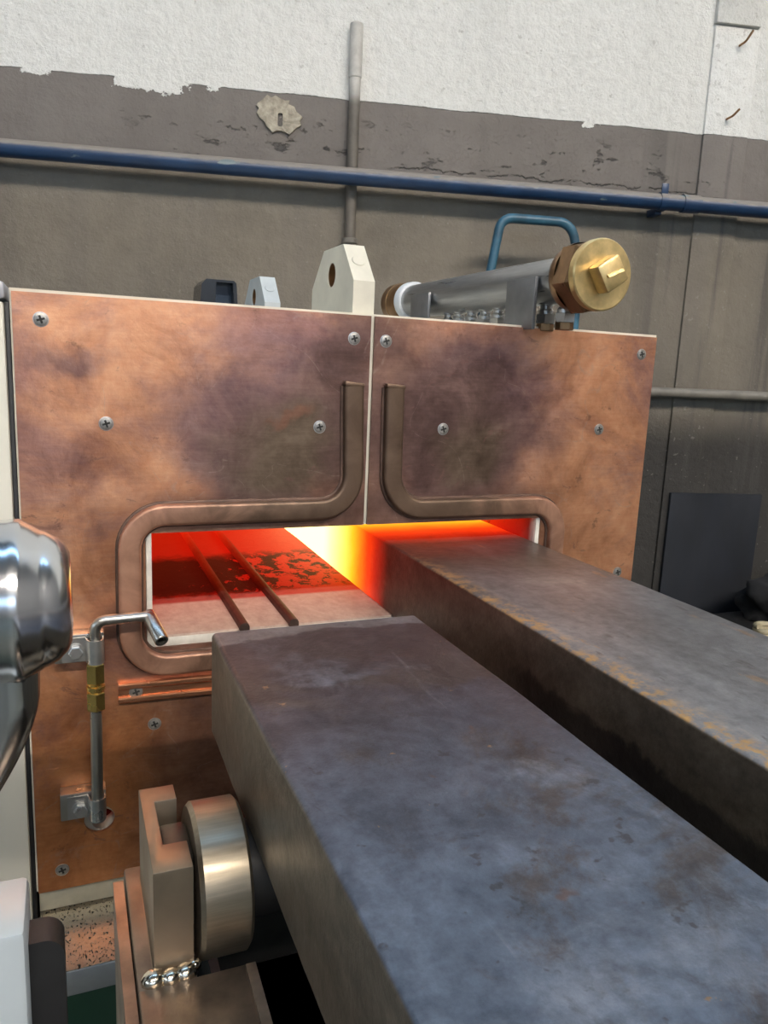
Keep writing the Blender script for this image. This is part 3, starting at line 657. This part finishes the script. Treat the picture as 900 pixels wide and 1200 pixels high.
# manifold
mx, mz = 0.602, 1.389
mf = thing('water_manifold', 'steel tube manifold with brass end plugs lying over the furnace top', 'manifold', (mx, 0.2, ZS))
b = B(); lathe(b, [(0.026, -0.055), (0.0295, -0.055), (0.0295, 0.50), (0.026, 0.50)], (mx, 0, mz), (0, 1, 0), 40); obj('manifold_tube', b, M['steel'], mf)
def endcap(ya, sgn, plug):
    d = (0, sgn, 0)
    b = B(); lathe(b, [(0.0, 0), (0.037, 0), (0.041, 0.004), (0.0425, 0.010), (0.0425, 0.018)], (mx, ya, mz), d, 40)
    lathe(b, [(0.040, 0.018), (0.0465, 0.018), (0.0465, 0.044), (0.043, 0.048), (0, 0.048)], (mx, ya, mz), d, 6, 0, 0.25)
    cp = obj('end_nut', b, M['oldbrass'] if plug else M['oldbrass'], mf, label='tarnished brass hexagon nut')
    if plug:
        b = B(); lathe(b, [(0, 0.046), (0.041, 0.046), (0.0425, 0.048), (0.0425, 0.057), (0.041, 0.0585), (0, 0.0585)], (mx, ya, mz), d, 48); obj('plug_disc', b, M['castbrass'], cp)
        b = B(); box(b, -0.0175, 0.0175, -0.022, 0.0, -0.0175, 0.0175, 0.004)
        bmesh.ops.rotate(b, verts=b.verts, cent=(0, 0, 0), matrix=Matrix.Rotation(math.radians(-33), 3, 'Y'))
        bmesh.ops.translate(b, verts=b.verts, vec=(mx, ya+sgn*0.057, mz)); obj('square_head', b, M['castbrass'], cp)
        b = B(); sweep(b, [(mx-0.010, ya+sgn*0.0795, mz-0.004), (mx+0.011, ya+sgn*0.0795, mz+0.0055)], [(-0.0028, -0.0025), (0.0028, -0.0025), (0.002, 0.001), (-0.002, 0.001)]); obj('cast_rib', b, M['castbrass'], cp)
endcap(-0.052, -1, True)
b = B(); lathe(b, [(0.028, 0.432), (0.0335, 0.432), (0.0355, 0.436), (0.0355, 0.452), (0.030, 0.4521)], (mx, 0, mz), (0, 1, 0), 40); obj('sealing_ring', b, M['whitering'], mf)
b = B(); lathe(b, [(0.0, 0.4522), (0.0345, 0.4522), (0.036, 0.455), (0.036, 0.488), (0.0372, 0.489), (0.0372, 0.512), (0.034, 0.516), (0, 0.516)], (mx, 0, mz), (0, 1, 0), 40); obj('end_collar', b, M['oldbrass'], mf, label='dark brown brass collar')
for y0, y1, zt in ((-0.020, 0.050, 1.3915), (0.300, 0.372, 1.3935)):
    b = B(); box(b, 0.5655, 0.5705, y0, y1, ZS, zt, 0.0006); obj('support_plate', b, M['greyplate'], mf)
# hose fittings under the tube
b = B()
cyl(b, (0, 0, 0), (0, 0, 1), 0.0118, 0.010, 6, 0.0008, 1)
cyl(b, (0, 0, 0.0095), (0, 0, 1), 0.0138, 0.012, 6, 0.0008, 0, 0.4)
lathe(b, [(0.0108, 0.0215), (0.0108, 0.026), (0.0085, 0.029), (0.0085, 0.033), (0.0105, 0.034), (0.0105, 0.040), (0.0, 0.042)], (0, 0, 0), (0, 0, 1), 20, 0)
fit_me = mesh_of('hose_fitting', b, [M['zinc'], M['oldbrass']], 25)
for y in (-0.040, 0.004, 0.086, 0.128, 0.170, 0.212, 0.254, 0.290): obj('hose_fitting', fit_me, None, mf, loc=(0.602, y, ZS))

# ------------------------------------------------------------------ nozzle pipe on the copper front
ty = -0.030
nz_ = thing('nozzle_pipe', 'thin stainless gas pipe with brass coupling clamped to the copper front', 'pipe', (0.02, 0.0, 0.70))
b = B(); sweep(b, fillet([(0.0215, ty, 0.925), (0.0215, ty, 0.9775), (0.0800, ty, 0.9785), (0.0875, ty-0.022, 0.965)], [0.012, 0.006], 7), circ(0.0059, 16)); obj('bent_tube', b, M['stainless'], nz_)
d = Vector((0.012, -0.045, -0.021)).normalized(); s0 = Vector((0.079, ty+0.006, 0.9785))
b = B(); lathe(b, [(0, 0), (0.0078, 0), (0.0078, 0.045), (0.0071, 0.046), (0.0048, 0.046), (0.0045, 0.030)], s0, d, 24)
no = obj('nozzle', b, M['stainless'], nz_)
b = B(); lathe(b, [(0.0046, 0.034), (0, 0.034)], s0, d, 24); obj('bore', b, M['black_hole'], no)
b = B(); sweep(b, fillet([(0.0205, ty, 0.885), (0.0190, ty, 0.745), (0.0200, -0.006, 0.722), (0.0205, 0.045, 0.700)], [0.02, 0.015], 5), circ(0.0066, 16)); obj('straight_tube', b, M['stainless'], nz_)
cp = []
b = B(); cyl(b, (0.0208, ty, 0.905), (0, 0, 1), 0.0105, 0.0235, 6, 0.001); obj('coupling_nut', b, M['brass'], nz_)
b = B(); cyl(b, (0.0205, ty, 0.873), (0, 0, 1), 0.0108, 0.0215, 6, 0.001); obj('coupling_nut', b, M['brass'], nz_)
b = B(); lathe(b, [(0.0082, 0.892), (0.0082, 0.8965), (0.0102, 0.8975), (0.0102, 0.9015), (0.0082, 0.9025), (0.0082, 0.907)], (0.0207, ty, 0), (0, 0, 1), 20); obj('coupling_body', b, M['brass'], nz_)
def clamp(zc, xc):
    b = B(); box(b, -0.021, xc+0.010, -0.020, 0.0, zc-0.0155, zc+0.0175, 0.0012); blk = obj('clamp_block', b, M['stainless'], nz_)
    pts = [(-0.0135, -0.0208), (xc-0.0105, -0.0208)]
    for k in range(9): a = PI*1.0 + k/8*PI; pts.append((xc+0.0085*math.cos(a), ty+0.002+0.0102*math.sin(a)))
    pts.append((xc+0.0085, -0.018))
    b = B(); p3 = [(x, y, zc) for x, y in pts]
    sweep(b, p3, [(-0.0008, -0.0140), (0.0008, -0.0140), (0.0008, 0.0140), (-0.0008, 0.0140)], hint=(0, 0, 1)); obj('strap', b, M['zinc'], blk)
    b = B(); cyl(b, (0.001, -0.0212, zc-0.002), (0, -1, 0), 0.0098, 0.0012, 24); cyl(b, (0.001, -0.0222, zc-0.002), (0, -1, 0), 0.0078, 0.0060, 6, 0.0008); obj('bolt', b, M['zinc'], blk)
clamp(0.9425, 0.0215); clamp(0.7490, 0.0190)

# ------------------------------------------------------------------ steel bars
def bar(name, x0, x1, y0, y1, z0, z1, bev, seed, mat, label):
    b = B(); ny = 90; prof = []
    n = 4
    for cx, cz, a0 in ((x1-bev, z1-bev, 0), (x0+bev, z1-bev, PI/2), (x0+bev, z0+bev, PI), (x1-bev, z0+bev, 1.5*PI)):
        for k in range(n+1): a = a0+k/n*PI/2; prof.append((cx+bev*math.cos(a), cz+bev*math.sin(a)))
    rings = []
    for j in range(ny+1):
        f = j/ny; y = y0+(y1-y0)*f
        r = []
        for u, v in prof:
            p = Vector((u*9+seed, y*9, v*9)); du = mnoise.noise(p)*0.0010+mnoise.noise(p*5)*0.0004; dv = mnoise.noise(p+Vector((5, 5, 5)))*0.0006
            r.append(b.verts.new((u+du, y, v+dv if v > (z0+z1)/2 else v)))
        rings.append(r)
    for e, sg in ((0, 1), (ny, -1)):   # softened end edges
        inner = [b.verts.new(((v.co.x-(x0+x1)/2)*(1-2*bev*0.6/(x1-x0))+(x0+x1)/2, v.co.y-sg*bev*0.6, (v.co.z-(z0+z1)/2)*(1-2*bev*0.6/(z1-z0))+(z0+z1)/2)) for v in rings[e]]
        for k in range(len(inner)): q = (k+1) % len(inner); b.faces.new((rings[e][k], rings[e][q], inner[q], inner[k]))
        b.faces.new(inner)
    m_ = len(prof)
    for p, q in zip(rings, rings[1:]):
        for k in range(m_): b.faces.new((p[k], p[(k+1) % m_], q[(k+1) % m_], q[k]))
    return obj(name, b, mat, label=label, cat='steel bar', group='steel bars at the furnace mouth', ang=28)
bar('steel_bar', 0.1100, 0.3060, -1.50, -0.263, HZ, 1.0362, 0.0045, 0.0, M['bar_cold'], 'blue-grey scaled steel bar in front, its end short of the furnace mouth')
bar('steel_bar', 0.3945, 0.6050, -1.42, 0.62, HZ, 1.0362, 0.0035, 7.0, M['bar_hot'], 'brown-grey steel bar pushed into the furnace, glowing at its inner end')

# ------------------------------------------------------------------ roller stands
RY, RZ, RR = -0.407, 0.908, 0.052
HR = HZ-RZ
def bracket_mesh():
    o = [(0.041, -0.350), (0.066, -0.350), (0.066, -0.3705), (0.0505, -0.3705), (0.0505, -0.4235), (0.066, -0.4235), (0.066, -0.4525), (0.041, -0.4525)]
    b = B(); prism(b, [o], 'xy', 0.877, 0.9505)
    es = [e for e in b.edges if e.is_boundary is False and e.calc_face_angle(0) > 0.5]
    bmesh.ops.bevel(b, geom=es, offset=0.0009, segments=2, profile=0.5, affect='EDGES', clamp_overlap=True)
    return b
rs = thing('roller_stand', 'machined steel roller with slotted bracket left of the front bar', 'roller stand', (0.06, RY, 0))
obj('bracket', bracket_mesh(), M['warmsteel'], rs, label='slotted machined bracket')
b = B(); lathe(b, [(0, 0.0), (RR-0.003, 0.0), (RR, 0.003), (RR, 0.0325), (RR-0.003, 0.0350), (0, 0.0350)], (0.0705, RY, RZ), (1, 0, 0), 64); rl_ = obj('roller', b, M['rollsteel'], rs)
b = B(); cyl(b, (0.1060, RY, RZ), (1, 0, 0), HR, 0.525, 48, 0.002); obj('roller_barrel', b, M['darksteel'], rl_, label='oily black barrel under the bars')
b = B(); box(b, 0.0512, 0.0705, RY-0.0225, RY+0.0225, RZ-0.022, RZ+0.0330, 0.003); cyl(b, (0.05, RY, RZ), (1, 0, 0), 0.014, 0.03, 24); obj('axle', b, M['axle'], rl_, label='greasy dark axle end')
b = B(); cyl(b, (0.63, RY, RZ), (1, 0, 0), 0.014, 0.05, 24); obj('axle', b, M['axle'], rl_)
b = B(); box(b, 0.640, 0.665, -0.4525, -0.35, 0.877, 0.9505, 0.001); obj('bracket', b, M['warmsteel'], rs)
b = B(); box(b, 0.030, 0.104, -0.600, -0.462, 0.862, 0.8775, 0.002); box(b, 0.030, 0.067, -0.465, -0.335, 0.862, 0.8770, 0.002); obj('base_plate', b, M['weldplate'], rs)
b = B(); box(b, 0.030, 0.066, -0.60, -0.335, 0.10, 0.8625, 0.002); box(b, 0.018, 0.11, -0.62, -0.32, 0.0, 0.10, 0.004); obj('pedestal', b, M['weldplate'], rs)
b = B(); prism(b, [[(-0.345, 0.8735), (-0.60, 0.8735), (-0.60, 0.60), (-0.345, 0.60)]], 'yz', 0.0215, 0.0290); obj('side_plate', b, M['weldplate'], rs)
b = B(); prism(b, [[(-0.47, 0.884), (-0.60, 0.872), (-0.60, 0.70), (-0.47, 0.80)]], 'yz', 0.0965, 0.1030); obj('gusset', b, M['weldplate'], rs)
b = B(); box(b, 0.63, 0.675, -0.60, -0.335, 0.0, 0.8775, 0.002); obj('pedestal', b, M['darksteel'], rs)
for k, (x, y, r) in enumerate(((0.0400, -0.4575, 0.0078), (0.0505, -0.4590, 0.0066), (0.0600, -0.4580, 0.0070), (0.0660, -0.4530, 0.0050))):
    b = B(); bmesh.ops.create_uvsphere(b, u_segments=16, v_segments=10, radius=1.0)
    for v in b.verts: v.co = Vector((x+v.co.x*r*(1+0.15*mnoise.noise(v.co*2+Vector((k, 0, 0)))), y+v.co.y*r*0.9, 0.8785+v.co.z*r*0.85))
    obj('weld_bead', b, M['weld'], rs)
# dark rear stand carrying the outer ends of both bars (behind the viewer)
r2 = thing('support_stand', 'black steel support stand under the outer ends of both bars', 'stand', (0.35, -1.2, 0))
b = B(); cyl(b, (0.06, -1.2, RZ), (1, 0, 0), HR, 0.60, 40, 0.002); obj('roller', b, M['darksteel'], r2)
for x in (0.04, 0.66): b = B(); box(b, x, x+0.03, -1.27, -1.13, 0.0, 0.935, 0.002); obj('pedestal', b, M['darksteel'], r2)
b = B(); box(b, 0.07, 0.66, -1.25, -1.15, 0.10, 0.20, 0.002); obj('cross_beam', b, M['darksteel'], r2)
# dark trough between the stands
b = B(); box(b, 0.125, 0.625, -1.12, -0.09, 0.52, 0.54); box(b, 0.125, 0.135, -1.12, -0.09, 0.54, 0.62); box(b, 0.615, 0.625, -1.12, -0.09, 0.54, 0.62)
tr_ = thing('scale_trough', 'black steel trough on legs underneath the two bars', 'trough', (0.37, -0.6, 0)); obj('trough_body', b, M['darksteel'], tr_)
for x in (0.14, 0.59):
    for y in (-1.05, -0.14): b = B(); box(b, x, x+0.02, y, y+0.02, 0, 0.52); obj('leg', b, M['darksteel'], tr_)

# ------------------------------------------------------------------ blurred-looking foreground things at the left edge
cy = thing('roll_housing', 'shiny chrome roll housing with a rounded end at the left edge', 'housing', (-0.14, -0.45, 0))
ax = Vector((1, 0, 0)); end = Vector((-0.0275, -0.422, 1.126))
b = B(); lathe(b, [(0, -0.26), (0.0472, -0.26), (0.0472, -0.006), (0.0476, -0.005), (0.0476, 0.0), (0.0466, 0.0015), (0.0448, 0.0045), (0.0415, 0.0100), (0.0405, 0.0112), (0.0400, 0.0130), (0.0370, 0.0190), (0.0320, 0.0240), (0.0265, 0.0265), (0.018, 0.0272), (0, 0.0275)], end, ax, 72); obj('cylinder_shell', b, M['chrome'], cy)
# lower neck sweeping down to the post
b = B(); rings = []
nk = 14
for j in range(nk+1):
    f = j/nk; z = 1.098-0.110*f
    xr = -0.019 - 0.004*f - 0.060*max(0.0, f-0.3)**1.5; wd = 0.085*(1-0.35*f); th = 0.040*(1-0.25*f)
    c = Vector((xr, end.y, z)); s = ax; q = Vector((-ax.y, ax.x, 0)); rr_ = []
    for k in range(20):
        a = 2*PI*k/20; u = math.cos(a); v = math.sin(a); su = abs(u)**0.5*(1 if u > 0 else -1); sv = abs(v)**0.5*(1 if v > 0 else -1)
        rr_.append(b.verts.new(c - s*(wd/2) + s*(su*wd/2) + q*(sv*th/2)))
    rings.append(rr_)
for p, q in zip(rings, rings[1:]):
    for k in range(20): b.faces.new((p[k], p[(k+1) % 20], q[(k+1) % 20], q[k]))
b.faces.new(rings[0]); b.faces.new(rings[-1]); obj('neck', b, M['chrome'], cy, ang=50)
b = B(); box(b, -0.185, -0.115, -0.50, -0.43, 0.0, 1.09, 0.006); obj('post', b, M['darksteel'], cy)

ps = thing('guide_post', 'pale steel post with a dark rounded guide at the lower left corner', 'post', (-0.05, -0.42, 0))
b = B(); box(b, -0.090, -0.0325, -0.455, -0.398, 0.0, 0.9305, 0.004); obj('post_body', b, M['palemetal'], ps)
b = B(); pf = [(-0.0325, 0.0), (-0.0325, 0.9065)]
for k in range(7): a = PI/2-k/6*PI/2; pf.append((-0.0245+0.0125*math.cos(a), 0.894+0.0125*math.sin(a)))
pf += [(-0.0120, 0.0)]
prism(b, [pf], 'xz', -0.435, -0.412); obj('guide_strip', b, M['rubber'], ps)
